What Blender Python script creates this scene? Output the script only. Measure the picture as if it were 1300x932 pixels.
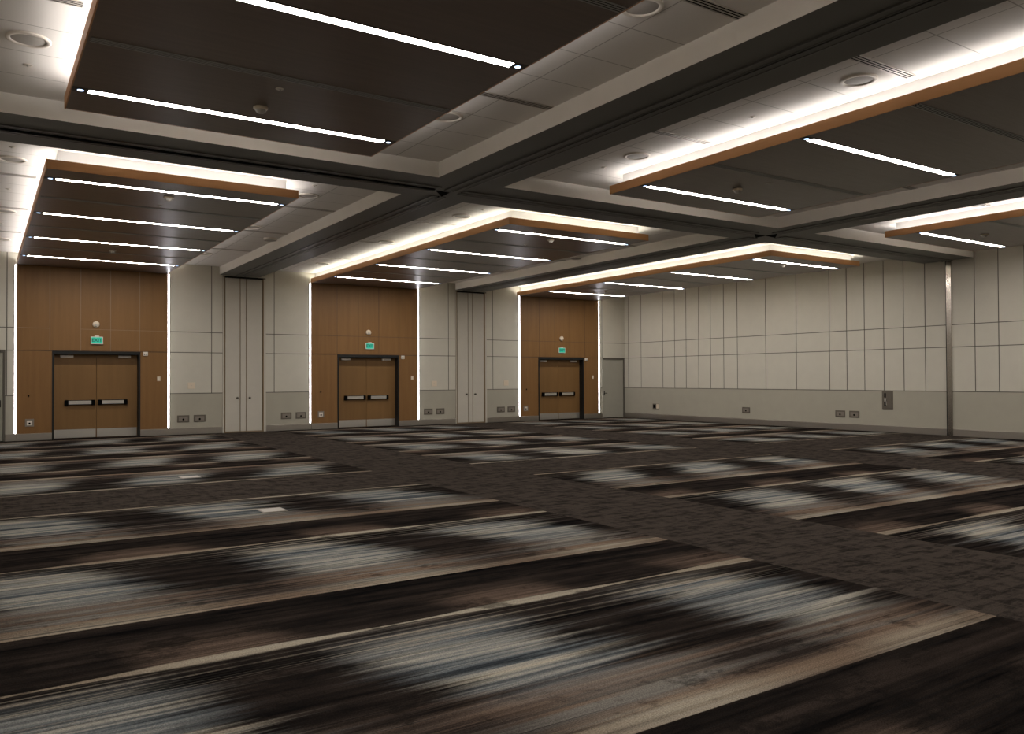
import bpy, bmesh, math, random
from mathutils import Matrix, Vector

for o in list(bpy.data.objects):
    bpy.data.objects.remove(o)
S = bpy.context.scene
C = S.collection

# ------------------------------------------------------------------ camera, world, exposure
CAM_F, YAW, PITCH, ROLL = 1026.77, 0.58065, 0.0137348, -0.0041591
CAM = (-23.463, -26.804, 1.72)
STRIP_L, COVE_L, VERT_L, SPOT_L, EXIT_L = 42.0, 16.5, 9.0, 2.2, 0.33
EXPOSURE = 0.5

fv = Vector((math.sin(YAW) * math.cos(PITCH), math.cos(YAW) * math.cos(PITCH), math.sin(PITCH)))
rv = Vector((math.cos(YAW), -math.sin(YAW), 0))
uv = rv.cross(fv)
r2 = rv * math.cos(ROLL) + uv * math.sin(ROLL)
u2 = -rv * math.sin(ROLL) + uv * math.cos(ROLL)
cd = bpy.data.cameras.new('camera')
cam = bpy.data.objects.new('camera', cd)
C.objects.link(cam)
cam.matrix_world = Matrix(((r2.x, u2.x, -fv.x, CAM[0]), (r2.y, u2.y, -fv.y, CAM[1]), (r2.z, u2.z, -fv.z, CAM[2]), (0, 0, 0, 1)))
cd.sensor_fit = 'HORIZONTAL'
cd.sensor_width = 36.0
cd.lens = CAM_F / 1300 * 36.0
cd.clip_end = 200
S.camera = cam

w = bpy.data.worlds.new('world')
S.world = w
w.use_nodes = True
w.node_tree.nodes['Background'].inputs[0].default_value = (0, 0, 0, 1)
w.node_tree.nodes['Background'].inputs[1].default_value = 0.0
S.view_settings.view_transform = 'Standard'
S.view_settings.look = 'None'
S.view_settings.gamma = 1.0
S.view_settings.use_curve_mapping = False
S.view_settings.exposure = EXPOSURE

# ------------------------------------------------------------------ node expression helper
class X:
    """a scalar socket (or number) with arithmetic that builds Math nodes"""
    nt = None
    def __init__(s, v): s.v = v
    @staticmethod
    def m(op, *a, clamp=False):
        n = X.nt.nodes.new('ShaderNodeMath'); n.operation = op; n.use_clamp = clamp
        for i, q in enumerate(a):
            q = q.v if isinstance(q, X) else q
            if isinstance(q, (int, float)): n.inputs[i].default_value = q
            else: X.nt.links.new(q, n.inputs[i])
        return X(n.outputs[0])
    def __add__(s, o): return X.m('ADD', s, o)
    __radd__ = __add__
    def __sub__(s, o): return X.m('SUBTRACT', s, o)
    def __rsub__(s, o): return X.m('SUBTRACT', o, s)
    def __mul__(s, o): return X.m('MULTIPLY', s, o)
    __rmul__ = __mul__
    def __truediv__(s, o): return X.m('DIVIDE', s, o)
    def abs(s): return X.m('ABSOLUTE', s)
    def fract(s): return X.m('FRACT', s)
    def floor(s): return X.m('FLOOR', s)
    def cos(s): return X.m('COSINE', s)
    def lt(s, o): return X.m('LESS_THAN', s, o)
    def gt(s, o): return X.m('GREATER_THAN', s, o)
    def clamp(s): return X.m('ADD', s, 0.0, clamp=True)
    def max(s, o): return X.m('MAXIMUM', s, o)
    def min(s, o): return X.m('MINIMUM', s, o)
    def step(s, a, b):
        n = X.nt.nodes.new('ShaderNodeMapRange'); n.interpolation_type = 'SMOOTHSTEP'
        X.nt.links.new(s.v, n.inputs[0])
        n.inputs[1].default_value = a; n.inputs[2].default_value = b
        n.inputs[3].default_value = 0; n.inputs[4].default_value = 1
        return X(n.outputs[0])

def xyz(*c):
    n = X.nt.nodes.new('ShaderNodeCombineXYZ')
    for i, q in enumerate(c):
        q = q.v if isinstance(q, X) else q
        if isinstance(q, (int, float)): n.inputs[i].default_value = q
        else: X.nt.links.new(q, n.inputs[i])
    return n.outputs[0]

def noise(vec, scale=1.0, detail=2.0, rough=0.5):
    n = X.nt.nodes.new('ShaderNodeTexNoise'); n.noise_dimensions = '3D'
    X.nt.links.new(vec, n.inputs['Vector'])
    n.inputs['Scale'].default_value = scale; n.inputs['Detail'].default_value = detail; n.inputs['Roughness'].default_value = rough
    return X(n.outputs['Fac'])

def coords():
    tc = X.nt.nodes.new('ShaderNodeTexCoord'); sp = X.nt.nodes.new('ShaderNodeSeparateXYZ')
    X.nt.links.new(tc.outputs['Object'], sp.inputs[0])
    return X(sp.outputs[0]), X(sp.outputs[1]), X(sp.outputs[2])

def ramp(fac, stops):
    n = X.nt.nodes.new('ShaderNodeValToRGB'); cr = n.color_ramp
    while len(cr.elements) < len(stops): cr.elements.new(0.5)
    for e, (p, c) in zip(cr.elements, stops):
        e.position = p; e.color = (*c, 1)
    X.nt.links.new(fac.v, n.inputs[0])
    return n.outputs[0]

def mix(fac, a, b, mode='MIX'):
    n = X.nt.nodes.new('ShaderNodeMix'); n.data_type = 'RGBA'; n.blend_type = mode
    if isinstance(fac, X): X.nt.links.new(fac.v, n.inputs[0])
    else: n.inputs[0].default_value = fac
    for q, i in ((a, 6), (b, 7)):
        if isinstance(q, tuple): n.inputs[i].default_value = (*q, 1)
        else: X.nt.links.new(q, n.inputs[i])
    return n.outputs[2]

def mat(name, color=(0.5, 0.5, 0.5), rough=0.6, metal=0.0, spec=0.5, emit=None, strength=0.0):
    m = bpy.data.materials.new(name); m.use_nodes = True
    b = m.node_tree.nodes['Principled BSDF']
    b.inputs['Base Color'].default_value = (*color, 1)
    b.inputs['Roughness'].default_value = rough
    b.inputs['Metallic'].default_value = metal
    b.inputs['Specular IOR Level'].default_value = spec
    if emit:
        b.inputs['Emission Color'].default_value = (*emit, 1)
        b.inputs['Emission Strength'].default_value = strength
    X.nt = m.node_tree
    return m

def base(m, sock): m.node_tree.links.new(sock, m.node_tree.nodes['Principled BSDF'].inputs['Base Color'])
def rough_in(m, x): m.node_tree.links.new(x.v, m.node_tree.nodes['Principled BSDF'].inputs['Roughness'])
def bump(m, h, strength=0.2, dist=0.01):
    n = m.node_tree.nodes.new('ShaderNodeBump'); n.inputs['Strength'].default_value = strength; n.inputs['Distance'].default_value = dist
    m.node_tree.links.new(h.v, n.inputs['Height'])
    m.node_tree.links.new(n.outputs[0], m.node_tree.nodes['Principled BSDF'].inputs['Normal'])

# ------------------------------------------------------------------ materials
M = {}
def fabric_wall(name, col):
    m = mat(name, col, 0.85, spec=0.2); x, y, z = coords()
    n = noise(xyz(x * 3, y * 3, z * 3), 1, 3)
    base(m, mix(n, tuple(c * 0.95 for c in col), tuple(c * 1.05 for c in col)))
    bump(m, noise(xyz(x, y, z), 400, 1), 0.08, 0.002)
    return m
M['panel'] = fabric_wall('wall_panel_fabric', (0.55, 0.52, 0.445))
M['dado'] = fabric_wall('wall_dado_laminate', (0.385, 0.36, 0.295))
M['joint'] = mat('wall_joint_dark', (0.10, 0.088, 0.07), 0.7)
M['plaster'] = fabric_wall('beam_plaster', (0.82, 0.785, 0.735))
M['upstand'] = fabric_wall('upstand_white', (0.80, 0.785, 0.76))
M['soffit'] = mat('beam_soffit_dark', (0.155, 0.152, 0.14), 0.55, spec=0.3)
M['track'] = mat('track_grey_metal', (0.16, 0.155, 0.145), 0.4, 0.6)
M['black'] = mat('black_recess', (0.004, 0.004, 0.004), 0.9, spec=0.02)
M['metal'] = mat('brushed_steel', (0.40, 0.365, 0.32), 0.33, 0.9)
x, y, z = coords(); rough_in(M['metal'], noise(xyz(x * 2, y * 2, z * 60), 3, 2) * 0.2 + 0.25)
M['post'] = mat('polished_post', (0.42, 0.385, 0.34), 0.16, 0.95)
M['steel'] = mat('bright_steel', (0.62, 0.59, 0.54), 0.3, 0.8)
M['frame'] = mat('door_frame_charcoal', (0.013, 0.013, 0.0125), 0.5, spec=0.25)
M['bronze'] = mat('bronze_trim', (0.23, 0.165, 0.095), 0.5, 0.2)
M['plate_dark'] = mat('bronze_plate', (0.13, 0.11, 0.088), 0.5, 0.3)
M['plate_mid'] = mat('bronze_cover', (0.23, 0.2, 0.165), 0.45, 0.3)
M['ivory'] = mat('ivory_plastic', (0.66, 0.56, 0.43), 0.5)
M['white'] = mat('white_plastic', (0.70, 0.64, 0.56), 0.5)
M['grille'] = mat('speaker_grille', (0.40, 0.37, 0.33), 0.7)
M['dark_device'] = mat('dark_device_plastic', (0.05, 0.042, 0.036), 0.55)
M['vent'] = mat('vent_dark_metal', (0.38, 0.38, 0.36), 0.45, 0.4)
M['vent_pale'] = mat('vent_pale_metal', (0.5, 0.46, 0.41), 0.4, 0.4)
M['side_door'] = fabric_wall('side_door_grey', (0.34, 0.325, 0.275))
M['pocket'] = fabric_wall('pocket_door_fabric', (0.52, 0.485, 0.42))

def wood(name, dark, light, rough, spec, sx, sy, sz, joint=None):
    m = mat(name, dark, rough, spec=spec); x, y, z = coords()
    g = noise(xyz(x * sx, y * sy, z * sz), 1, 4, 0.6)
    f = noise(xyz(x * sx * 6, y * sy * 6, z * sz * 6), 1, 2)
    t = (g * 1.3 - 0.15 + (f - 0.5) * 0.35).clamp()
    base(m, mix(t, dark, light))
    rough_in(m, f * 0.18 + (rough - 0.09))
    return m
M['wall_wood'] = wood('walnut_wall_veneer', (0.175, 0.085, 0.027), (0.238, 0.123, 0.042), 0.5, 0.3, 9, 9, 0.5)
M['door_wood'] = wood('walnut_door_veneer', (0.165, 0.086, 0.028), (0.215, 0.115, 0.04), 0.5, 0.3, 7, 7, 0.4)
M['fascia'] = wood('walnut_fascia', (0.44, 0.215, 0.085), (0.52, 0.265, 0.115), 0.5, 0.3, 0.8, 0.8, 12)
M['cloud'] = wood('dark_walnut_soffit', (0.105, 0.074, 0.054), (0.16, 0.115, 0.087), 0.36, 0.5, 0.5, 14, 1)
M['joint_pale'] = mat('pale_wood_joint', (0.28, 0.19, 0.12), 0.5)
M['joint_wood'] = mat('dark_wood_joint', (0.09, 0.05, 0.025), 0.6)

# ceiling: white tiles with hairline joints
m = mat('ceiling_tile_white', (0.6, 0.55, 0.49), 0.8, spec=0.2); x, y, z = coords()
yq = (y + 14.12).abs(); fy = ((yq - 3.97) / 0.8125 + 0.5).fract() - 0.5
jy = (fy.abs() * 0.8125).lt(0.007)
xa = ((x + 16.44).abs() - 1.42).abs().lt(0.007); xb = ((x + 7.77).abs() - 1.42).abs().lt(0.007)
jm = jy.max(xa.max(xb))
base(m, mix(jm, (0.76, 0.725, 0.68), (0.42, 0.39, 0.35)))
M['ceiling'] = m

# carpet: bays of streaky stripe repeats between plain brown aisles
m = mat('carpet_stripes', (0.05, 0.04, 0.035), 1.0, spec=0.0); x, y, z = coords()
yp = (y + 13.84).abs(); x12 = (x + 16.30).abs(); x23 = (x + 7.78).abs()
east = x.gt(-7.78)
xq = x12 * (1 - east) + x23 * east
wob = noise(xyz(x * 0.5, y * 0.7, 0.0), 1, 2) - 0.5
v = ((yp - 3.36) / 3.32).fract() * 3.32
row = ((yp - 3.36) / 3.32).floor()
aisle = yp.lt(1.08).max(x12.lt(1.07)).max(x23.lt(1.07))
ph = (xq - 2.15 + (v - 2.1) * 0.32 + wob * 0.9) / 2.25
g = (ph * 6.28318).cos() * 0.5 + 0.5
s1 = noise(xyz(x * 0.22, y * 5.0, row * 3.1), 1, 3, 0.6)
s2 = noise(xyz(x * 0.35, y * 17.0, row * 1.7), 1, 4, 0.65)
s3 = noise(xyz(x * 0.7, y * 55.0, 2.0), 1, 2, 0.6)
s4 = noise(xyz(x * 0.3, y * 7.0, row * 2.3 + 9.0), 1, 3, 0.55)
s5 = noise(xyz(x * 0.18, y * 26.0, 14.0), 1, 2, 0.5)
grain = noise(xyz(x * 90, y * 140, 0.0), 1, 2, 0.7)
patch = noise(xyz(x * 1.6, y * 6.0, 4.0), 1, 3, 0.6)
def band(a, b, c, d): return v.step(a, b) * (1 - v.step(c, d))
# how far the light wool reaches along each streak
reach = (g * 1.15 + (s1 - 0.5) * 1.3 + (s5 - 0.5) * 1.1 + (patch - 0.5) * 0.45 - 0.10).step(0.05, 1.0)
zone = (v + (s1 - 0.5) * 0.4 + (s5 - 0.5) * 0.4).step(1.1, 1.55) * (1 - (v + (s1 - 0.5) * 0.6 + (s5 - 0.5) * 0.5).step(2.45, 3.05))
pal = ramp((s4 * 0.75 + s2 * 0.45 - 0.1 + (s3 - 0.5) * 0.06).clamp(), [(0.32, (0.040, 0.047, 0.054)), (0.41, (0.12, 0.135, 0.143)), (0.48, (0.205, 0.21, 0.205)), (0.57, (0.36, 0.34, 0.29)), (0.65, (0.42, 0.375, 0.30)), (0.72, (0.25, 0.185, 0.14))])
dark = mix((s1 * 1.8 - 0.55 + (patch - 0.5) * 0.9 + (s2 - 0.5) * 0.9).clamp(), (0.0055, 0.005, 0.0052), (0.048, 0.036, 0.030))
t = (zone * reach * ((s2 - 0.5) * 1.7 + (s3 - 0.5) * 0.35 + 0.95)).clamp()
c = mix(t, dark, pal)
# browns and grey-tans run out toward the tan edge
bz = (v + (s2 - 0.5) * 0.5).step(2.35, 2.8) * (1 - t * 0.75)
tanpart = (g * 0.9 + (s2 - 0.5) * 1.9 + (s1 - 0.5) * 0.9 + 0.08).clamp()
warm = mix(s4.step(0.42, 0.58), (0.215, 0.15, 0.108), (0.21, 0.193, 0.17))
c = mix(bz * 0.9, c, mix(tanpart, (0.03, 0.023, 0.02), warm))
# pink-brown glows in the black band
glow = band(0.4, 0.9, 1.0, 1.12) * (1 - g).step(0.35, 1.0) * (s2 * 2.0 - 0.45).clamp()
c = mix(glow * 0.85, c, (0.20, 0.14, 0.105))
# bright tan edge line
ed = v + (s1 - 0.5) * 0.10 + (s2 - 0.5) * 0.10
edge = ed.step(3.06, 3.2) * ((s2 - 0.5) * 1.7 + (s1 - 0.5) * 1.6 + 0.66).clamp()
c = mix(edge, c, mix((g + (s4 - 0.5)).clamp(), (0.215, 0.155, 0.11), (0.35, 0.305, 0.235)))
# thin lens shaped line on the near side of the black band, and finer ones after it
lw = (1 - g) * 0.06 + 0.016
lens = 1 - (((v - 1.08 + (s5 - 0.5) * 0.02).abs()) / lw).step(0.6, 1.1)
c = mix(lens * (s1 * 1.0 + 0.45).clamp(), c, mix(s1.step(0.35, 0.65), (0.26, 0.20, 0.145), (0.36, 0.32, 0.25)))
fine = band(1.12, 1.2, 1.5, 1.7) * s5.step(0.52, 0.62) * (g * 0.6 + 0.35)
c = mix(fine * 0.75, c, (0.30, 0.255, 0.20))
hair = noise(xyz(x * 0.15, y * 42.0, 31.0), 1, 2, 0.5).step(0.57, 0.66)
c = mix(hair * 0.5, c, (0.014, 0.013, 0.013))
blot = noise(xyz(x * 2.2, y * 3.0, 17.0), 1, 4, 0.75).step(0.52, 0.66) * (1 - t) * (1 - edge)
c = mix(blot * 0.6, c, (0.008, 0.0072, 0.007))
h1 = noise(xyz(x * 2.0, y * 8, 0.0), 1, 5, 0.8); h2 = noise(xyz(x * 9, y * 2.5, 5.0), 1, 3, 0.7)
hatch = (h1 * 0.7 + h2 * 0.3).step(0.40, 0.55)
plain = mix(hatch, (0.026, 0.0215, 0.019), (0.066, 0.0535, 0.0445))
c = mix(aisle, c, plain)
c = mix(1.0, c, mix(grain.step(0.3, 0.7), (0.55, 0.55, 0.55), (1.1, 1.1, 1.1)), 'MULTIPLY')
base(m, c)
bump(m, grain, 0.25, 0.004)
M['carpet'] = m

M['strip'] = mat('strip_diffuser', (0.9, 0.9, 0.9), 0.5, emit=(1.0, 0.945, 0.885), strength=STRIP_L)
M['spot'] = mat('end_spot_led', (0.9, 0.9, 0.9), 0.5, emit=(0.5, 0.68, 1.0), strength=SPOT_L)
M['cove'] = mat('cove_led_neutral', (0.9, 0.9, 0.9), 0.5, emit=(1.0, 0.95, 0.92), strength=COVE_L)
M['cove_warm'] = mat('cove_led_warm', (0.9, 0.9, 0.9), 0.5, emit=(1.0, 0.95, 0.82), strength=COVE_L)
M['vert'] = mat('vertical_led', (0.9, 0.9, 0.9), 0.5, emit=(0.96, 0.93, 1.0), strength=VERT_L)
M['exit_green'] = mat('exit_panel_green', (0.02, 0.2, 0.15), 0.4, emit=(0.03, 0.72, 0.46), strength=EXIT_L)
M['exit_dark'] = mat('exit_letters', (0.005, 0.10, 0.075), 0.5)

# ------------------------------------------------------------------ mesh helpers
def link(o):
    C.objects.link(o); return o

def tag(o, label=None, cat=None, group=None, kind=None):
    if label: o['label'] = label
    if cat: o['category'] = cat
    if group: o['group'] = group
    if kind: o['kind'] = kind
    return o

class MB:
    def __init__(s): s.bm = bmesh.new(); s.mats = []
    def mi(s, m):
        m = M[m] if isinstance(m, str) else m
        if m not in s.mats: s.mats.append(m)
        return s.mats.index(m)
    def box(s, x0, x1, y0, y1, z0, z1, m, bevel=0.0, faces=None):
        k = s.mi(m)
        r = bmesh.ops.create_cube(s.bm, size=1.0)
        vs = r['verts']
        for v_ in vs:
            v_.co = Vector(((x0 + x1) / 2 + v_.co.x * (x1 - x0), (y0 + y1) / 2 + v_.co.y * (y1 - y0), (z0 + z1) / 2 + v_.co.z * (z1 - z0)))
        fs = {f for v_ in vs for f in v_.link_faces}
        for f in fs:
            f.material_index = k
            if faces:
                f.normal_update(); n = f.normal
                a = max(range(3), key=lambda i: abs(n[i])); key = ('+' if n[a] > 0 else '-') + 'xyz'[a]
                if key in faces: f.material_index = s.mi(faces[key])
        if bevel > 0:
            es = list({e for v_ in vs for e in v_.link_edges})
            bmesh.ops.bevel(s.bm, geom=es, offset=bevel, segments=2, affect='EDGES', profile=0.5)
        return s
    def lathe(s, prof, m, axis='z', seg=24, at=(0, 0, 0)):
        """prof: (radius, height) pairs with optional material; spun round the axis"""
        k0 = s.mi(m); rings = []
        def pt(r, h, a):
            c_, s_ = r * math.cos(a), r * math.sin(a)
            p = {'z': (c_, s_, h), 'y': (c_, h, s_), 'x': (h, c_, s_)}[axis]
            return Vector(p) + Vector(at)
        for p in prof:
            r, h = p[0], p[1]
            if r < 1e-6: rings.append([s.bm.verts.new(pt(0, h, 0))])
            else: rings.append([s.bm.verts.new(pt(r, h, 2 * math.pi * i / seg)) for i in range(seg)])
        for j in range(len(rings) - 1):
            a, b = rings[j], rings[j + 1]
            k = s.mi(prof[j + 1][2]) if len(prof[j + 1]) > 2 else k0
            for i in range(seg):
                i2 = (i + 1) % seg
                if len(a) == 1 and len(b) == 1: continue
                if len(a) == 1: f = s.bm.faces.new((a[0], b[i], b[i2]))
                elif len(b) == 1: f = s.bm.faces.new((a[i], b[0], a[i2]))
                else: f = s.bm.faces.new((a[i], b[i], b[i2], a[i2]))
                f.material_index = k; f.smooth = True
        return s
    def build(s, name, parent=None, loc=(0, 0, 0), rot=None, norm=True):
        if norm: bmesh.ops.recalc_face_normals(s.bm, faces=s.bm.faces)
        me = bpy.data.meshes.new(name); s.bm.to_mesh(me); s.bm.free()
        for m_ in s.mats: me.materials.append(m_)
        o = bpy.data.objects.new(name, me); link(o)
        o.location = loc
        if rot: o.rotation_euler = rot
        if parent: o.parent = parent
        return o

def empty(name, loc=(0, 0, 0), rz=0.0):
    o = bpy.data.objects.new(name, None); link(o)
    o.empty_display_size = 0.1; o.location = loc; o.rotation_euler = (0, 0, rz)
    return o

def copy_tree(o, parent=None):
    c_ = o.copy(); C.objects.link(c_)
    if parent: c_.parent = parent
    for ch in list(o.children): copy_tree(ch, c_)
    return c_

def place(proto, used, loc, rz, label, cat, group=None):
    o = proto if not used else copy_tree(proto)
    used.append(1)
    o.location = loc; o.rotation_euler = (0, 0, rz)
    for k in ('label', 'category', 'group', 'kind'):
        if k in o: del o[k]
    return tag(o, label, cat, group)

def cuts(lo, hi, joints, wd):
    """sorted edges of the cells and which cells are joints"""
    es = [(lo, 0)]
    for j in sorted(joints):
        if lo + wd < j < hi - wd: es += [(j - wd / 2, 1), (j + wd / 2, 0)]
    es.append((hi, 0))
    return [(es[i][0], es[i + 1][0], es[i][1]) for i in range(len(es) - 1)]

def field(name, us, vs, cell, put, parent=None):
    """one connected sheet over a grid of cells; cell(u, v) gives (depth, material) or None for a hole; put maps (u, v, depth) to a point"""
    b = MB(); cache = {}
    def vert(u, v_, d):
        key = (round(u, 4), round(v_, 4), round(d, 4))
        if key not in cache: cache[key] = b.bm.verts.new(put(u, v_, d))
        return cache[key]
    grid = [[cell((us[i] + us[i + 1]) / 2, (vs[j] + vs[j + 1]) / 2) for j in range(len(vs) - 1)] for i in range(len(us) - 1)]
    def face(pts, m_):
        ps = [vert(*p) for p in pts]
        if len(set(ps)) == 4:
            try: f = b.bm.faces.new(ps); f.material_index = b.mi(m_)
            except ValueError: pass
    for i in range(len(us) - 1):
        for j in range(len(vs) - 1):
            g_ = grid[i][j]
            if not g_: continue
            d = g_[0]; u0, u1, v0, v1 = us[i], us[i + 1], vs[j], vs[j + 1]
            face([(u0, v0, d), (u1, v0, d), (u1, v1, d), (u0, v1, d)], g_[1])
            if i + 1 < len(us) - 1 and grid[i + 1][j] and grid[i + 1][j][0] != d:
                h = grid[i + 1][j]; mm = g_[1] if d > h[0] else h[1]
                face([(u1, v0, d), (u1, v0, h[0]), (u1, v1, h[0]), (u1, v1, d)], mm)
            if j + 1 < len(vs) - 1 and grid[i][j + 1] and grid[i][j + 1][0] != d:
                h = grid[i][j + 1]; mm = g_[1] if d > h[0] else h[1]
                face([(u0, v1, d), (u1, v1, d), (u1, v1, h[0]), (u0, v1, h[0])], mm)
    return b.build(name, parent, norm=True)

def flat(*lists):
    r = sorted({round(q, 4) for L in lists for q in L})
    return r

# ------------------------------------------------------------------ key dimensions
XL, YB = -24.9, -29.6              # left and rear walls
ZB, ZC, ZT = 5.08, 5.0, 5.335      # beam soffit, cloud underside, ceiling
H0, HL, H2, H1 = 0.2, 1.283, 2.566, 3.21
ALC = [(-22.63, -18.65), (-14.07, -10.05), (-5.50, -1.49)]     # walnut door bays
DOOR0 = [-21.76, -13.14, -4.63]                                # left edge of each door frame
DW = 2.34
POCK = [(-16.99, -15.61), (-8.44, -7.06)]
CL_X = [(-22.64, -18.66), (-14.09, -10.11), (-5.66, -1.68)]
BAYS = ['left', 'middle', 'right']

# ------------------------------------------------------------------ structure: floor, ceiling, walls
b = MB(); b.box(XL, 0.3, YB, 0.45, -0.1, 0.0, 'carpet')
tag(b.build('floor'), 'streaky striped hall carpet with plain brown aisles', 'carpet', kind='structure')
b = MB(); b.box(XL, 0.3, YB, 0.45, ZT, ZT + 0.15, 'ceiling')
tag(b.build('ceiling'), 'white tiled ceiling above the beams and wood panels', 'ceiling', kind='structure')
b = MB(); b.box(XL - 0.2, XL, YB, 0.45, 0, ZT, 'panel')
tag(b.build('wall_left'), 'plain wall beside the camera, left of the room', 'wall', kind='structure')
b = MB(); b.box(XL, 0.3, YB - 0.2, YB, 0, ZT, 'panel')
tag(b.build('wall_rear'), 'plain wall behind the camera', 'wall', kind='structure')

JW, JD = 0.022, 0.012
vj = [-23.98, -22.87, -17.33, -15.33, -8.74, -6.77, -1.27]
zs = flat([0.02, H0, ZT], [HL - JW / 2, HL + JW / 2, H2 - JW / 2, H2 + JW / 2, H1 - JW / 2, H1 + JW / 2])
SIDE = [(-24.12, -22.90), (-1.27, -0.02)]     # two grey single doors
def wall_cell(u, v_):
    for a, c_ in ALC:
        if a + 0.02 < u < c_ - 0.02 and v_ < ZC + 0.02: return None
    for a, c_ in POCK:
        if a < u < c_ and v_ < ZB - 0.03: return None
    for a, c_ in SIDE:
        if a < u < c_ and v_ < H2 - JW / 2: return None
    for zj in (HL, H2, H1):
        if abs(v_ - zj) < JW / 2: return (JD, 'joint')
    if v_ > HL:
        for j in vj:
            if abs(u - j) < JW / 2: return (JD, 'joint')
    return (0.0, 'panel' if v_ > HL else 'dado')
us = flat([XL, 0.0], *[(a + 0.02, c_ - 0.02) for a, c_ in ALC], *POCK, *SIDE, *[(j - JW / 2, j + JW / 2) for j in vj])
zs2 = flat(zs, [ZB - 0.03, ZC + 0.02])
o = field('wall_back', us, zs2, wall_cell, lambda u, v_, d: Vector((u, d, v_)))
tag(o, 'beige panelled wall with three walnut door bays', 'wall', kind='structure')

rj = [-0.25, -1.06, -2.37, -3.05, -3.69, -4.36, -4.98, -5.64, -6.30, -7.60, -8.90, -10.20, -10.84, -11.47, -12.13, -12.78, -13.45,
      -14.89, -15.53, -16.2, -17.5, -18.8, -20.1, -21.4, -22.7, -24.0, -25.3, -26.6, -27.9]
def rwall_cell(u, v_):
    for zj in (HL, H2, H1):
        if abs(v_ - zj) < JW / 2: return (JD, 'joint')
    if v_ > HL:
        for j in rj:
            if abs(u - j) < JW / 2: return (JD, 'joint')
    return (0.0, 'panel' if v_ > HL else 'dado')
o = field('wall_right', flat([YB, 0.0], *[(j - JW / 2, j + JW / 2) for j in rj]), zs, rwall_cell, lambda u, v_, d: Vector((d, u, v_)))
tag(o, 'long beige panelled wall on the right with narrow upright panels', 'wall', kind='structure')

# baseboards
def baseboard(name, pieces, label):
    for x0, x1, y0, y1 in pieces:
        b_ = MB(); b_.box(x0, x1, y0, y1, 0.0, H0, 'metal', 0.004)
        tag(b_.build(name), label, 'baseboard', kind='structure')
bk = []
for i in range(3):
    a, c_ = ALC[i]; d0 = DOOR0[i]
    bk += [(a, d0, -0.05, 0.02), (d0 + DW, c_, -0.05, 0.02)]
for a, c_ in ((ALC[0][1], POCK[0][0]), (POCK[0][1], ALC[1][0]), (ALC[1][1], POCK[1][0]), (POCK[1][1], ALC[2][0]), (SIDE[0][1], ALC[0][0]), (ALC[2][1], SIDE[1][0])):
    bk.append((a, c_, -0.018, 0.02))
baseboard('baseboard_back', bk, 'brushed metal baseboard along the door wall')
baseboard('baseboard_right', [(-0.018, 0.02, YB, -14.25), (-0.018, 0.02, -14.07, -0.03)], 'brushed metal baseboard along the right wall')

# ------------------------------------------------------------------ walnut bays
PY = -0.035
for i, (a, c_) in enumerate(ALC):
    d0 = DOOR0[i]; d1 = d0 + DW
    js = [a + (0.81, 1.60, 2.39, 3.19)[k] for k in range(4)] if i == 0 else [a + (0.92, 1.7, 2.48, 3.27)[k] for k in range(4)]
    jw = 0.014
    jm = 'joint_pale' if i == 0 else 'joint_wood'
    def wcell(u, v_, i=i, js=js, d0=d0, d1=d1, jm=jm, a=a):
        if d0 < u < d1 and v_ < H2 - 0.005: return None
        if abs(v_ - H2) < 0.011: return (0.012, 'joint_wood')
        if abs(v_ - H1) < jw / 2 and not (i == 0 and js[0] < u < js[1]): return (0.006, jm)
        if v_ > H2:
            for j in js:
                if abs(u - j) < jw / 2: return (0.006, jm)
        return (0.0, 'wall_wood')
    us = flat([a, c_, d0, d1], *[(j - jw / 2, j + jw / 2) for j in js])
    zz = flat([0.2, H2 - 0.011, H2 - 0.005, H2 + 0.011, H1 - jw / 2, H1 + jw / 2, ZC])
    o = field('trim_%d' % (i + 1), us, zz, wcell, lambda u, v_, d: Vector((u, PY + d, v_)))
    tag(o, 'walnut veneer wall panelling around the %s double doors' % BAYS[i], 'wall panelling', kind='structure')
    for sx, ex in ((a, a + 0.012), (c_ - 0.012, c_)):
        b = MB(); b.box(sx, ex, PY + 0.001, 0.01, 0.2, ZC, 'joint_wood'); b.build('edge_trim', o)

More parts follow.
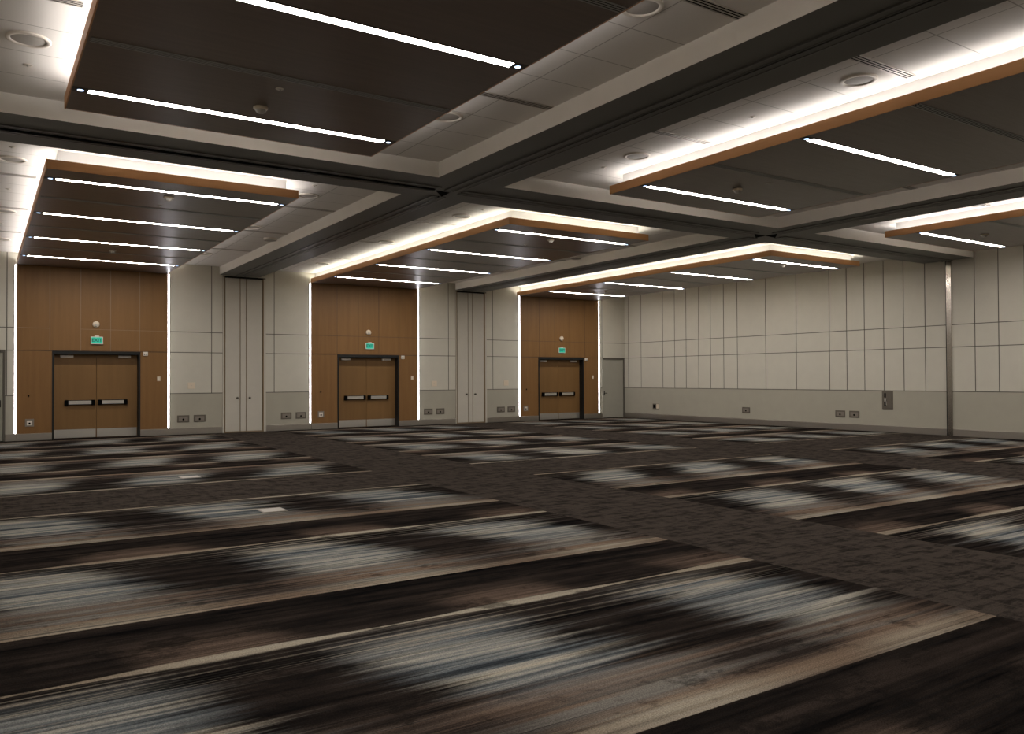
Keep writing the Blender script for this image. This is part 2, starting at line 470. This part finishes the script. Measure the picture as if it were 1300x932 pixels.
# ------------------------------------------------------------------ double doors
RD = 0.20
ORD = ['left', 'middle', 'right']
for i, d0 in enumerate(DOOR0):
    root = empty('door_%d' % (i + 1), (d0, 0, 0))
    tag(root, 'walnut double doors with panic bars under the %s exit sign' % ORD[i], 'double door', kind='structure')
    b = MB()
    f0, f1, top = 0.05, DW - 0.05, H2 - 0.006
    b.box(0, f0, PY - 0.015, RD + 0.06, 0, top, 'frame'); b.box(f1, DW, PY - 0.015, RD + 0.06, 0, top, 'frame')
    b.box(f0, f1, PY - 0.015, RD + 0.06, 2.475, top, 'frame')
    b.build('door_frame', root)
    mid = DW / 2
    for s_, (l0, l1) in enumerate(((f0 + 0.004, mid - 0.004), (mid + 0.004, f1 - 0.004))):
        b = MB(); b.box(l0, l1, RD, RD + 0.045, 0.012, 2.47, 'door_wood', 0.003)
        leaf = b.build('door_leaf', root)
        b = MB(); b.box(l0 + 0.012, l1 - 0.012, RD - 0.003, RD + 0.004, 0.02, 0.265, 'steel'); b.build('kick_plate', leaf)
        # panic bar: black end housings with a bright push bar between
        p0, p1 = (0.33, 1.13) if s_ == 0 else (1.21, 2.01)
        b = MB()
        b.box(p0, p0 + 0.10, RD - 0.075, RD + 0.005, 0.97, 1.13, 'black', 0.015)
        b.box(p1 - 0.10, p1, RD - 0.075, RD + 0.005, 0.97, 1.13, 'black', 0.015)
        b.box(p0 + 0.02, p1 - 0.02, RD - 0.035, RD + 0.003, 0.985, 1.05, 'black', 0.006)
        b.box(p0 + 0.085, p1 - 0.085, RD - 0.085, RD - 0.02, 0.985, 1.125, 'steel', 0.018)
        b.build('panic_bar', leaf)
        # closer body with its arm
        c0 = 0.22 if s_ == 0 else 1.76
        b = MB(); b.box(c0, c0 + 0.34, RD - 0.07, RD + 0.003, 2.375, 2.45, 'white', 0.01)
        ax = c0 + 0.17
        b.box(ax - 0.15, ax + 0.02, RD - 0.052, RD - 0.03, 2.44, 2.462, 'frame')
        b.build('door_closer', leaf)

# ------------------------------------------------------------------ partition pocket doors under the beams
for i, (a, c_) in enumerate(POCK):
    root = empty('door_%d' % (i + 4), (a, 0, 0)); W_ = c_ - a
    tag(root, 'tall beige partition pocket doors between the %s door bays' % ('left and middle' if i == 0 else 'middle and right'), 'pocket door', kind='structure')
    b = MB()
    zt = ZB - 0.06
    b.box(0.0, 0.035, -0.02, 0.08, 0, zt, 'bronze', faces={'-y': 'pocket'}); b.box(W_ - 0.065, W_, -0.02, 0.08, 0, zt, 'bronze', faces={'-y': 'pocket'})
    b.box(0.035, 0.07, -0.016, 0.08, 0, zt, 'bronze'); b.box(W_ - 0.10, W_ - 0.065, -0.016, 0.08, 0, zt, 'bronze')
    b.box(0.07, W_ - 0.10, -0.02, 0.08, zt - 0.03, zt, 'frame'); b.box(0.07, W_ - 0.10, -0.01, 0.08, 0, 0.035, 'bronze')
    b.build('door_frame', root)
    b = MB(); b.box(0.07, W_ - 0.10, 0.02, 0.08, 0.035, zt - 0.03, 'bronze'); b.build('backing', root)
    zt -= 0.03
    for l0, l1 in ((0.088, 0.54), (0.765, W_ - 0.125)):
        b = MB(); b.box(l0, l1, -0.005, 0.03, 0.04, zt, 'pocket', 0.003); leaf = b.build('door_leaf', root)
        kx = l1 - 0.075 if l0 < 0.3 else l0 + 0.09
        b = MB(); b.lathe([(0.034, 0.0), (0.034, -0.012), (0.016, -0.014), (0.016, -0.04), (0.03, -0.05), (0.03, -0.07), (0.0, -0.075)], 'plate_dark', 'y', 20, (kx, -0.004, 1.115)); b.build('door_knob', leaf)
    b = MB(); b.box(0.568, 0.737, -0.005, 0.03, 0.04, zt, 'pocket', 0.003); b.build('centre_panel', root)
    b = MB(); b.box(0.0, W_, 0.0, 0.1, ZB - 0.06, ZB - 0.028, 'black'); b.build('head_gap', root)

# ------------------------------------------------------------------ grey single doors at both ends of the door wall
for i, (a, c_) in enumerate(SIDE):
    root = empty('door_%d' % (i + 6), (a, 0, 0)); W_ = c_ - a; zt = H2 - JW / 2
    tag(root, 'grey single door with lever handle at the %s end of the door wall' % ('left' if i == 0 else 'right'), 'door', kind='structure')
    b = MB()
    b.box(0, 0.05, -0.015, 0.10, 0, zt, 'dado', faces={'-y': 'side_door'}); b.box(W_ - 0.05, W_, -0.015, 0.10, 0, zt, 'joint', faces={'-y': 'joint'}); b.box(0.05, W_ - 0.05, -0.015, 0.10, zt - 0.05, zt, 'joint')
    b.build('door_frame', root)
    b = MB(); b.box(0.055, W_ - 0.055, 0.02, 0.065, 0.01, zt - 0.055, 'side_door', 0.003); leaf = b.build('door_leaf', root)
    hx = 0.13 if i == 1 else W_ - 0.13
    sg = 1 if i == 1 else -1
    b = MB(); b.box(hx - 0.025, hx + 0.025, 0.01, 0.021, 0.96, 1.16, 'frame', 0.004)
    b.box(min(hx, hx + sg * 0.13), max(hx, hx + sg * 0.13), -0.035, -0.015, 1.045, 1.07, 'frame', 0.006)
    b.box(hx - 0.012, hx + 0.012, -0.035, 0.015, 1.045, 1.07, 'frame', 0.003)
    b.build('lever_handle', leaf)

# ------------------------------------------------------------------ beams with operable wall tracks
def track_profile(parent, along, c0, s0, s1, wide=0.28, slot=0.035):
    """steel track under a beam: two flanges either side of a black slot"""
    for sg in (-1, 1):
        b_ = MB()
        lo, hi = sorted((c0 + sg * slot / 2, c0 + sg * wide / 2))
        fl = (c0 + sg * wide / 2 - 0.012, c0 + sg * wide / 2 + 0.012)
        if along == 'y':
            b_.box(lo, hi, s0, s1, ZB - 0.014, ZB + 0.004, 'soffit'); b_.box(fl[0], fl[1], s0, s1, ZB - 0.022, ZB + 0.004, 'track')
            e = sorted((c0 + sg * slot / 2, c0 + sg * (slot / 2 + 0.014))); b_.box(e[0], e[1], s0, s1, ZB - 0.022, ZB + 0.004, 'track')
        else:
            b_.box(s0, s1, lo, hi, ZB - 0.014, ZB + 0.004, 'soffit'); b_.box(s0, s1, fl[0], fl[1], ZB - 0.022, ZB + 0.004, 'track')
            e = sorted((c0 + sg * slot / 2, c0 + sg * (slot / 2 + 0.014))); b_.box(s0, s1, e[0], e[1], ZB - 0.022, ZB + 0.004, 'track')
        b_.build('track_flange', parent)
    b_ = MB()
    if along == 'y': b_.box(c0 - slot / 2, c0 + slot / 2, s0, s1, ZB - 0.003, ZB + 0.004, 'black')
    else: b_.box(s0, s1, c0 - slot / 2, c0 + slot / 2, ZB - 0.003, ZB + 0.004, 'black')
    b_.build('track_slot', parent)

BX = [(-17.085, -15.80), (-8.43, -7.13)]
CY = (-14.87, -13.43)
side = {'+x': 'plaster', '-x': 'plaster', '+y': 'plaster', '-y': 'plaster'}
TX = [-16.43, -7.95]
TY = -14.14
for i, (a, c_) in enumerate(BX):
    b = MB(); b.box(a, c_, YB, 0.02, ZB, ZT + 0.01, 'soffit', faces=side)
    o = b.build('trim_%d' % (i + 4))
    tag(o, 'long dark ceiling beam running from the %s pocket doors toward the camera' % ('left' if i == 0 else 'right'), 'beam', kind='structure')
    track_profile(o, 'y', TX[i], YB, TY - (0.0 if i == 0 else 0.3)); track_profile(o, 'y', TX[i], TY + (0.5 if i == 0 else 0.38), 0.0)
for i, (a, c_) in enumerate(((XL, BX[0][0]), (BX[0][1], BX[1][0]), (BX[1][1], 0.02))):
    b = MB(); b.box(a, c_, CY[0], CY[1], ZB, ZT + 0.01, 'soffit', faces=side)
    o = b.build('trim_%d' % (i + 6))
    tag(o, 'dark cross beam spanning the %s bay of the ceiling' % BAYS[i], 'beam', kind='structure')
    s0 = a if i == 0 else TX[i - 1] + (0.2 if i == 1 else 0.5)
    s1 = c_ - 0.02 if i == 2 else TX[min(i, 1)] - (0.3 if i == 0 else 0.42)
    track_profile(o, 'x', TY, s0, s1, 0.34 if i == 0 else 0.28, 0.16 if i == 0 else 0.03)
def tri(name, pts, parent=None):
    b_ = MB(); k = b_.mi('black')
    lo = [b_.bm.verts.new((p[0], p[1], ZB - 0.006)) for p in pts]; hi = [b_.bm.verts.new((p[0], p[1], ZB + 0.01)) for p in pts]
    b_.bm.faces.new(lo); b_.bm.faces.new(hi)
    for q in range(len(pts)):
        r_ = (q + 1) % len(pts); b_.bm.faces.new((lo[q], lo[r_], hi[r_], hi[q]))
    return b_.build(name, parent)
B1, B2 = bpy.data.objects['trim_4'], bpy.data.objects['trim_5']
tri('track_opening', [(-16.70, -14.03), (-16.40, -14.0), (-16.37, -13.65)], B1)
tri('track_opening', [(-8.33, -14.11), (-7.88, -13.78), (-7.9, -14.08)], B2)
tri('track_opening', [(-7.86, -14.40), (-7.48, -14.03), (-7.9, -14.08)], B2)

# ------------------------------------------------------------------ ceiling clouds: dark walnut underside, fascia, upstand, cove led
LIP = 5.145
def cloud(name_bay, where, x0, x1, y0, y1, wall_side, warm, upsides):
    """y0 is the end by the cross beam, y1 the far end"""
    root = empty('ceiling_cloud', ((x0 + x1) / 2, (y0 + y1) / 2, ZC))
    tag(root, 'dropped dark walnut ceiling panel with lit edge, %s' % where, 'ceiling panel', 'walnut ceiling clouds')
    ox, oy = root.location.x, root.location.y
    lo, hi = min(y0, y1), max(y0, y1)
    def bx(b_, a0, a1, c0, c1, z0, z1, m_, **k): b_.box(a0 - ox, a1 - ox, c0 - oy, c1 - oy, z0 - ZC, z1 - ZC, m_, **k)
    b_ = MB(); bx(b_, x0 + 0.012, x1 - 0.012, lo + (0.012 if not (wall_side and lo == y1) else 0), hi - (0.012 if not (wall_side and hi == y1) else 0), ZC, ZC + 0.03, 'cloud'); b_.build('underside_panel', root)
    sd = [(x0, x0 + 0.016, lo, hi), (x1 - 0.016, x1, lo, hi)]
    ends = [y0] if wall_side else [y0, y1]
    for e in ends: sd.append((x0 + 0.016, x1 - 0.016, e, e + 0.016) if e == lo else (x0 + 0.016, x1 - 0.016, e - 0.016, e))
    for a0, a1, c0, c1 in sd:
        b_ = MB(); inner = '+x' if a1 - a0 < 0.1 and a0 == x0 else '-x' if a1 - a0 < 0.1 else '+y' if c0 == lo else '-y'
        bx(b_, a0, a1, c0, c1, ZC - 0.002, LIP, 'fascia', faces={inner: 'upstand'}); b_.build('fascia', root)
    ins = 0.17
    ul = lo + ins if (lo in ends) else lo; uh = hi - ins if (hi in ends) else hi
    b_ = MB(); bx(b_, x0 + ins, x1 - ins, ul, uh, ZC + 0.03, ZT, 'upstand'); b_.build('upstand', root)
    cm = 'cove_warm' if warm else 'cove'
    def led(axis, wall, out, s0, s1):
        """slanted strip light on the shelf against the upstand; out is the outward direction"""
        b_ = MB(); k0, k1 = b_.mi('soffit'), b_.mi(cm)
        prof = [(wall, 0.03), (wall, 0.135), (wall + out * 0.036, 0.138), (wall + out * 0.058, 0.085), (wall + out * 0.055, 0.03)]
        rings = []
        for q in (s0, s1):
            rings.append([b_.bm.verts.new((p - ox, q - oy, h) if axis == 'y' else (q - ox, p - oy, h)) for p, h in prof])
        for q in range(5):
            r_ = (q + 1) % 5
            f = b_.bm.faces.new((rings[0][q], rings[0][r_], rings[1][r_], rings[1][q])); f.material_index = k1 if q == 2 else k0
        b_.bm.faces.new(rings[0]); b_.bm.faces.new(rings[1])
        b_.build('cove_led', root)
    led('y', x0 + ins, -1, ul, uh); led('y', x1 - ins, 1, ul, uh)
    for e in ends:
        if e == lo: led('x', ul, -1, x0 + ins, x1 - ins)
        else: led('x', uh, 1, x0 + ins, x1 - ins)
    return root
for i, (x0, x1) in enumerate(CL_X):
    cloud(BAYS[i], 'in front of the %s double doors' % BAYS[i], x0, x1, -12.44, -0.0 + PY, True, i > 0, None)
    cloud(BAYS[i], 'camera side of the %s cross beam' % BAYS[i], x0, x1, -15.72, -28.2, False, False, None)

# ------------------------------------------------------------------ recessed linear lights
def linear_proto():
    r = empty('linear_light', (0, 0, 0))
    b_ = MB(); b_.box(-1.98, 1.98, -0.075, 0.075, 0.006, 0.02, 'dark_device'); b_.build('housing', r)
    b_ = MB(); b_.box(-1.81, 1.81, -0.057, 0.057, 0.0, 0.01, 'dark_device', faces={'-z': 'strip'}); b_.build('diffuser', r)
    for sg in (-1, 1):
        b_ = MB(); b_.lathe([(0.05, 0.008), (0.05, 0.0), (0.035, -0.001), (0.026, 0.003, 'spot'), (0.0, 0.003, 'spot')], 'dark_device', 'z', 16, (sg * 1.89, 0, 0)); b_.build('end_spot', r)
    return r
lp, lu = linear_proto(), []
NTH = ['nearest the cross beam', 'second from the cross beam', 'third from the cross beam', 'farthest from the cross beam']
for i in range(3):
    cx = sum(CL_X[i]) / 2
    for k, yy in enumerate((-11.76, -8.53, -5.33, -2.08)):
        lab = NTH[k] if k < 3 else 'nearest the doors'
        place(lp, lu, (cx, yy, ZC - 0.008), 0, 'white linear light before the %s double doors, %s' % (BAYS[i], lab), 'ceiling light', 'linear lights in the ceiling clouds')
    for k, yy in enumerate((-16.54, -19.77, -22.99, -26.2)):
        place(lp, lu, (cx, yy, ZC - 0.008), 0, 'white linear light in the %s camera-side panel, %s' % (BAYS[i], NTH[k]), 'ceiling light', 'linear lights in the ceiling clouds')

# ------------------------------------------------------------------ slot diffusers
def slot_proto(length, width, pale):
    r = empty('slot_diffuser', (0, 0, 0))
    b_ = MB(); h = width / 2
    b_.box(-length / 2, length / 2, -h, h, 0.004, 0.012, 'black'); b_.build('slot', r)
    m_ = 'vent_pale' if pale else 'vent'
    for q in range(4):
        yy = -h + 0.006 + q * (width - 0.012) / 3
        b_ = MB(); b_.box(-length / 2, length / 2, yy - 0.008, yy + 0.008, 0.0, 0.01, m_); b_.build('blade', r)
    return r
vp, vu = slot_proto(3.9, 0.11, False), []
for i in range(3):
    cx = sum(CL_X[i]) / 2
    for k, yy in enumerate((-10.15, -6.92, -3.70)):
        place(vp, vu, (cx, yy, ZC - 0.008), 0, 'dark slot vent before the %s double doors, %s' % (BAYS[i], ('nearest the cross beam', 'middle of three', 'nearest the doors')[k]), 'vent', 'slot vents in the ceiling clouds')
    for k, yy in enumerate((-18.12, -21.36)):
        place(vp, vu, (cx, yy, ZC - 0.008), 0, 'dark slot vent in the %s camera-side panel, %s' % (BAYS[i], NTH[k]), 'vent', 'slot vents in the ceiling clouds')
ROWN = {-10.15: 'first past cross beam', -6.92: 'second past cross beam', -3.70: 'nearest the doors', -18.08: 'first on camera side', -21.34: 'second on camera side'}
gaps = [(-24.3, -22.66, 'left of left walnut panels'), (-18.62, -17.1, 'between left panels and left beam'), (-15.78, -14.11, 'between left beam and middle panels'),
        (-10.08, -8.45, 'between middle panels and right beam'), (-7.11, -5.68, 'between right beam and right panels')]
for a, c_, wl in gaps:
    gp, gu = slot_proto(c_ - a, 0.13, True), []
    for yy in (-10.15, -6.92, -3.70, -18.08, -21.34):
        place(gp, gu, ((a + c_) / 2, yy, ZT - 0.01), 0, 'pale slot vent %s, %s' % (wl, ROWN[yy]), 'vent', 'slot vents in the white ceiling')

# ------------------------------------------------------------------ ceiling speakers, detectors, sprinklers
r = empty('ceiling_speaker')
b = MB(); b.lathe([(0.215, 0.0), (0.215, -0.014), (0.20, -0.022), (0.172, -0.022), (0.166, -0.008), (0.166, 0.0)], 'white', 'z', 40); b.build('rim', r)
b = MB(); b.lathe([(0.168, -0.006), (0.12, -0.012), (0.06, -0.014), (0.0, -0.014)], 'grille', 'z', 40); b.build('grille', r)
su = []
sx = [(-23.06, 'left of left walnut panels', (-2.42, -6.5, -11.33, -16.88)), (-18.10, 'between left panels and left beam', (-2.58, -7.46, -11.33, -17.04, -20.96)),
      (-14.55, 'between left beam and middle panels', (-2.44, -7.22, -11.2, -16.95, -20.94)), (-5.99, 'between right beam and right panels', (-18.0,))]
for xx, wl, ys in sx:
    far = [q for q in ys if q > -14]; near = [q for q in ys if q < -14]
    for yy in ys:
        if yy > -14: n_ = ('nearest the door wall', 'second from door wall', 'just past cross beam')[far.index(yy)]
        else: n_ = ('first', 'second')[near.index(yy)] + ' on camera side'
        place(r, su, (xx, yy, ZT), 0, 'round white ceiling speaker %s, %s' % (wl, n_), 'speaker', 'round ceiling speakers')

r = empty('smoke_detector')
b = MB(); b.lathe([(0.085, 0.0), (0.085, -0.02), (0.07, -0.032), (0.06, -0.034)], 'ivory', 'z', 28); b.build('mounting_base', r)
b = MB(); b.lathe([(0.062, -0.03), (0.06, -0.045), (0.05, -0.062), (0.03, -0.075), (0.012, -0.08), (0.0, -0.08)], 'grille', 'z', 28); b.build('sensor_head', r)
du = []
for xx, yy, wl in ((-20.66, -11.3, 'in the panel before the left double doors'), (-20.70, -4.2, 'in the left panel just before the left double doors'), (-12.2, -11.33, 'in the panel before the middle double doors'),
                   (-3.92, -11.45, 'in the panel before the right double doors'), (-3.75, -3.27, 'in the right panel just before the right double doors'),
                   (-20.66, -17.03, 'in the left panel on the camera side'), (-12.46, -17.22, 'in the middle panel on the camera side'), (-4.07, -17.2, 'in the right panel on the camera side')):
    place(r, du, (xx, yy, ZC), 0, 'small round smoke detector ' + wl, 'smoke detector', 'smoke detectors')

r = empty('sprinkler')
b = MB(); b.lathe([(0.045, 0.0), (0.045, -0.005), (0.03, -0.008)], 'white', 'z', 20); b.build('cover_ring', r)
b = MB(); b.lathe([(0.032, -0.006), (0.018, -0.010), (0.012, -0.014), (0.016, -0.018), (0.0, -0.019)], 'steel', 'z', 20); b.build('head', r)
pu = []
for xx, yy, zz, wl in ((-20.66, -10.45, ZC, 'left walnut panel before the doors, near the cross beam'), (-20.69, -4.9, ZC, 'left walnut panel before the doors, near the door wall'), (-12.29, -10.4, ZC, 'middle walnut panel before the doors'),
                       (-3.79, -4.92, ZC, 'right walnut panel before the doors'), (-20.66, -17.77, ZC, 'left walnut panel on the camera side'), (-12.34, -17.8, ZC, 'middle walnut panel on the camera side'),
                       (-23.03, -16.05, ZT, 'far left ceiling, camera side'), (-23.08, -12.12, ZT, 'far left ceiling, just past the cross beam'), (-23.06, -8.86, ZT, 'far left ceiling, second past the cross beam'), (-23.09, -4.81, ZT, 'far left ceiling, near the door wall'),
                       (-18.28, -12.2, ZT, 'ceiling left of left beam, just past cross beam'), (-18.2, -8.8, ZT, 'ceiling left of left beam, midway to the doors'), (-18.2, -4.9, ZT, 'ceiling left of left beam, near the door wall'),
                       (-14.48, -12.0, ZT, 'ceiling right of left beam, just past cross beam'), (-14.49, -8.8, ZT, 'ceiling right of left beam, midway to the doors'), (-14.48, -4.68, ZT, 'ceiling right of left beam, near the door wall'),
                       (-14.55, -16.11, ZT, 'ceiling right of left beam, first on the camera side'), (-14.52, -19.29, ZT, 'ceiling right of left beam, second on the camera side')):
    place(r, pu, (xx, yy, zz), 0, 'small sprinkler head in ' + wl, 'sprinkler', 'sprinkler heads')

r = empty('surface_sensor')
b = MB(); b.lathe([(0.17, 0.0), (0.17, -0.045), (0.155, -0.06)], 'white', 'z', 32); b.build('mounting_base', r)
b = MB(); b.lathe([(0.157, -0.058), (0.12, -0.072), (0.05, -0.08), (0.0, -0.08)], 'grille', 'z', 32); b.build('cover', r)
ou = []
place(r, ou, (-17.28, -6.1, ZT), 0, 'round white sensor on the ceiling against the left beam', 'sensor', 'round ceiling sensors')
place(r, ou, (-8.63, -7.7, ZT), 0, 'round white sensor on the ceiling against the right beam', 'sensor', 'round ceiling sensors')

# ------------------------------------------------------------------ vertical light strips beside the walnut bays
r = empty('light_strip')
b = MB(); b.box(-0.03, 0.03, -0.020, 0.005, 0.0, ZC - H0 - 0.01, 'white'); b.build('channel', r)
b = MB(); b.box(-0.017, 0.017, -0.028, -0.019, 0.01, ZC - H0 - 0.02, 'vert'); b.build('diffuser', r)
vu = []
for i, (a, c_) in enumerate(ALC):
    for sg, xx in (('left', a - 0.034), ('right', c_ + 0.034)):
        place(r, vu, (xx, 0.0, H0 + 0.005), 0, 'vertical white light strip on the %s edge of the %s walnut door bay' % (sg, BAYS[i]), 'light strip', 'vertical light strips by the doors')

# ------------------------------------------------------------------ exit signs and horn strobes
def text_mesh(s_, size, depth, m_):
    cu = bpy.data.curves.new('letters', 'FONT'); cu.body = s_; cu.size = size; cu.extrude = depth
    cu.align_x = 'CENTER'; cu.align_y = 'CENTER'; cu.offset = 0.004
    t_ = bpy.data.objects.new('letters', cu); link(t_)
    dg = bpy.context.evaluated_depsgraph_get()
    me = bpy.data.meshes.new_from_object(t_.evaluated_get(dg))
    bpy.data.objects.remove(t_); me.materials.clear(); me.materials.append(M[m_])
    o_ = bpy.data.objects.new('letters', me); link(o_)
    return o_
r = empty('exit_sign')
b = MB(); b.box(-0.06, 0.06, -0.05, 0.0, 0.10, 0.14, 'white', 0.004); b.build('canopy', r)
b = MB(); b.box(-0.165, 0.165, -0.048, -0.018, -0.115, 0.105, 'white', 0.006); b.build('housing', r)
b = MB(); b.box(-0.142, 0.142, -0.052, -0.044, -0.092, 0.088, 'exit_green'); b.build('panel', r)
t_ = text_mesh('EXIT', 0.135, 0.002, 'exit_dark'); t_.parent = r; t_.rotation_euler = (math.pi / 2, 0, 0); t_.location = (0, -0.0535, -0.002)
eu = []
for i, (xx, zz) in enumerate(((-20.61, 2.89), (-11.95, 2.88), (-3.46, 2.86))):
    place(r, eu, (xx, PY, zz), 0, 'lit green EXIT sign above the %s double doors' % BAYS[i], 'exit sign', 'exit signs')
r = empty('horn_strobe')
b = MB(); b.lathe([(0.095, 0.0), (0.095, -0.03), (0.085, -0.045), (0.05, -0.055), (0.0, -0.056)], 'ivory', 'y', 32); b.build('housing', r)
b = MB(); b.box(-0.035, 0.035, -0.075, -0.05, -0.06, -0.005, 'grille', 0.008); b.build('strobe_lens', r)
hu = []
for i, (xx, zz) in enumerate(((-20.63, 3.36), (-11.99, 3.36), (-3.46, 3.34))):
    place(r, hu, (xx, PY, zz), 0, 'round ivory alarm above the %s exit sign' % BAYS[i], 'fire alarm', 'round alarms')

# ------------------------------------------------------------------ sensors, switches, plates
r = empty('door_sensor')
b = MB(); b.box(-0.065, 0.065, -0.04, 0.0, -0.06, 0.06, 'white', 0.008); b.build('housing', r)
for sg in (-1, 1):
    b = MB(); b.lathe([(0.018, -0.038), (0.016, -0.046), (0.0, -0.048)], 'black', 'y', 16, (sg * 0.028, 0, -0.015)); b.build('lens', r)
nu = []
for i, (xx, zz) in enumerate(((-19.28, 2.505), (-10.66, 2.49), (-2.17, 2.48))):
    place(r, nu, (xx, PY, zz), 0, 'small white box at the top right corner of the %s door frame' % BAYS[i], 'sensor', 'white boxes by the door frames')

r = empty('light_switch')
b = MB(); b.box(-0.047, 0.047, -0.008, 0.0, -0.07, 0.07, 'ivory', 0.003); b.build('wall_plate', r)
b = MB(); b.box(-0.018, 0.018, -0.016, -0.006, -0.035, 0.035, 'white', 0.003); b.build('rocker', r)
wu = []
for i, xx in enumerate((-18.90, -10.275, -1.81)):
    place(r, wu, (xx, PY, 1.745), 0, 'ivory light switch on the walnut right of the %s double doors' % BAYS[i], 'light switch', 'light switches')

r = empty('lock_cylinder')
b = MB(); b.lathe([(0.024, 0.0), (0.024, -0.008), (0.014, -0.012), (0.0, -0.012)], 'black', 'y', 20); b.build('escutcheon', r)
b = MB(); b.box(-0.005, 0.005, -0.014, -0.010, -0.04, 0.0, 'black'); b.build('keyway', r)
ku = []
for i, xx in enumerate((-22.34, -13.74, -5.21)):
    place(r, ku, (xx, PY, 1.27), 0, 'small black key switch on the walnut left of the %s double doors' % BAYS[i], 'key switch', 'key switches')

r = empty('blank_plate')
b = MB(); b.box(-0.11, 0.11, -0.008, 0.0, -0.10, 0.10, 'ivory', 0.003); b.build('plate', r)
b = MB(); b.lathe([(0.012, -0.006), (0.012, -0.011), (0.0, -0.012)], 'grille', 'y', 12, (0.0, 0, 0.01)); b.build('screw', r)
bu = []
for xx, wl in ((-17.94, 'between the left double doors and left pocket doors'), (-9.35, 'between the middle double doors and right pocket doors'), (-6.16, 'between the right pocket doors and right double doors')):
    place(r, bu, (xx, 0, 1.525), 0, 'square ivory wall plate ' + wl, 'wall plate', 'square ivory plates')

def outlet(wd, ht, m1, m2):
    r_ = empty('floor_box' if False else 'wall_outlet')
    b_ = MB(); b_.box(-wd / 2, wd / 2, -0.012, 0.0, -ht / 2, ht / 2, m1, 0.004); b_.build('plate', r_)
    b_ = MB(); b_.box(-wd / 2 + 0.045, wd / 2 - 0.045, -0.018, -0.010, -ht / 2 + 0.04, ht / 2 - 0.045, m2, 0.003); b_.build('cover', r_)
    b_ = MB(); b_.lathe([(0.03, -0.016), (0.03, -0.022), (0.02, -0.024), (0.0, -0.02)], 'black', 'y', 16, (0, 0, -0.02)); b_.build('socket', r_)
    return r_
r, qu = outlet(0.36, 0.22, 'plate_dark', 'plate_mid'), []
for xx, wl in ((-18.18, 'right of the left double doors, left one of the pair'), (-17.69, 'right of the left double doors, right one of the pair'),
               (-14.925, 'left of the middle double doors, left one of the pair'), (-14.425, 'left of the middle double doors, right one of the pair'),
               (-9.60, 'right of the middle double doors, left one of the pair'), (-9.10, 'right of the middle double doors, right one of the pair'),
               (-6.41, 'left of the right double doors, left one of the pair'), (-5.915, 'left of the right double doors, right one of the pair')):
    place(r, qu, (xx, 0, 0.49), 0, 'bronze outlet ' + wl, 'outlet', 'bronze outlet plates')
for yy, wl in ((-6.69, 'on the right wall, standing alone midway'), (-10.58, 'on the right wall, left of a pair'), (-11.09, 'on the right wall, right of a pair')):
    place(r, qu, (0, yy, 0.51), -math.pi / 2, 'bronze outlet ' + wl, 'outlet', 'bronze outlet plates')
r, zu = outlet(0.22, 0.22, 'plate_mid', 'white'), []
for i, xx in enumerate((-22.315, -13.735, -5.25)):
    place(r, zu, (xx, PY, 0.505), 0, 'small square outlet low on the walnut left of the %s double doors' % BAYS[i], 'outlet', 'square outlets on the walnut')

# open outlet near the corner with its lid swung out
r = tag(empty('wall_outlet', (0, -1.93, 0.52), -math.pi / 2), 'bronze outlet on the right wall nearest the corner, pale lid swung open', 'outlet')
b = MB(); b.box(-0.17, 0.17, -0.012, 0.0, -0.11, 0.11, 'plate_dark', 0.004); b.build('plate', r)
b = MB(); b.box(-0.14, 0.0, -0.016, -0.01, -0.07, 0.07, 'black', 0.003); b.build('socket_bay', r)
b = MB(); b.box(0.06, 0.20, -0.03, -0.012, -0.09, 0.10, 'ivory', 0.004); b.build('lid', r)

# partition access panel on the right wall
r = tag(empty('access_panel', (0, -12.235, 0.995), -math.pi / 2), 'upright bronze access panel with latch under the rail of the right wall', 'access panel')
b = MB(); b.box(-0.18, 0.18, -0.014, 0.0, -0.285, 0.285, 'plate_dark', 0.004); b.build('frame', r)
b = MB(); b.box(-0.135, 0.135, -0.020, -0.010, -0.225, 0.235, 'plate_dark', 0.003); b.build('hatch', r)
b = MB(); b.box(-0.10, -0.045, -0.026, -0.016, 0.08, 0.21, 'black', 0.003); b.build('slot', r)
b = MB(); b.box(-0.10, -0.045, -0.026, -0.016, -0.19, -0.06, 'black', 0.003); b.build('slot', r)
b = MB(); b.box(-0.09, -0.03, -0.045, -0.016, -0.045, 0.055, 'steel', 0.008); b.box(-0.045, -0.02, -0.03, -0.016, -0.16, -0.04, 'steel', 0.003); b.build('latch', r)

# metal partition post on the right wall
b = MB(); b.box(-0.03, 0.01, -14.245, -14.085, 0.0, ZB - 0.01, 'post', 0.004)
r = b.build('partition_post')
tag(r, 'full height brushed metal wall post under the cross beam on the right wall', 'post')
b = MB(); b.box(-0.034, -0.028, -14.098, -14.084, 0.0, ZB - 0.012, 'black'); b.build('seal', r)

# ------------------------------------------------------------------ floor boxes in the carpet
r = empty('floor_box')
b = MB(); b.box(-0.16, 0.16, -0.16, 0.16, 0.0, 0.006, 'plate_mid', 0.002); b.build('rim', r)
b = MB(); b.box(-0.14, 0.14, -0.14, 0.14, 0.004, 0.009, 'grille', 0.002); b.build('lid', r)
fu = []
place(r, fu, (-20.39, -11.78, 0), 0, 'flat grey floor box lid in the left carpet bay, farther from the camera', 'floor box', 'floor boxes')
place(r, fu, (-20.27, -16.19, 0), 0, 'flat grey floor box lid in the left carpet bay, nearer the camera', 'floor box', 'floor boxes')
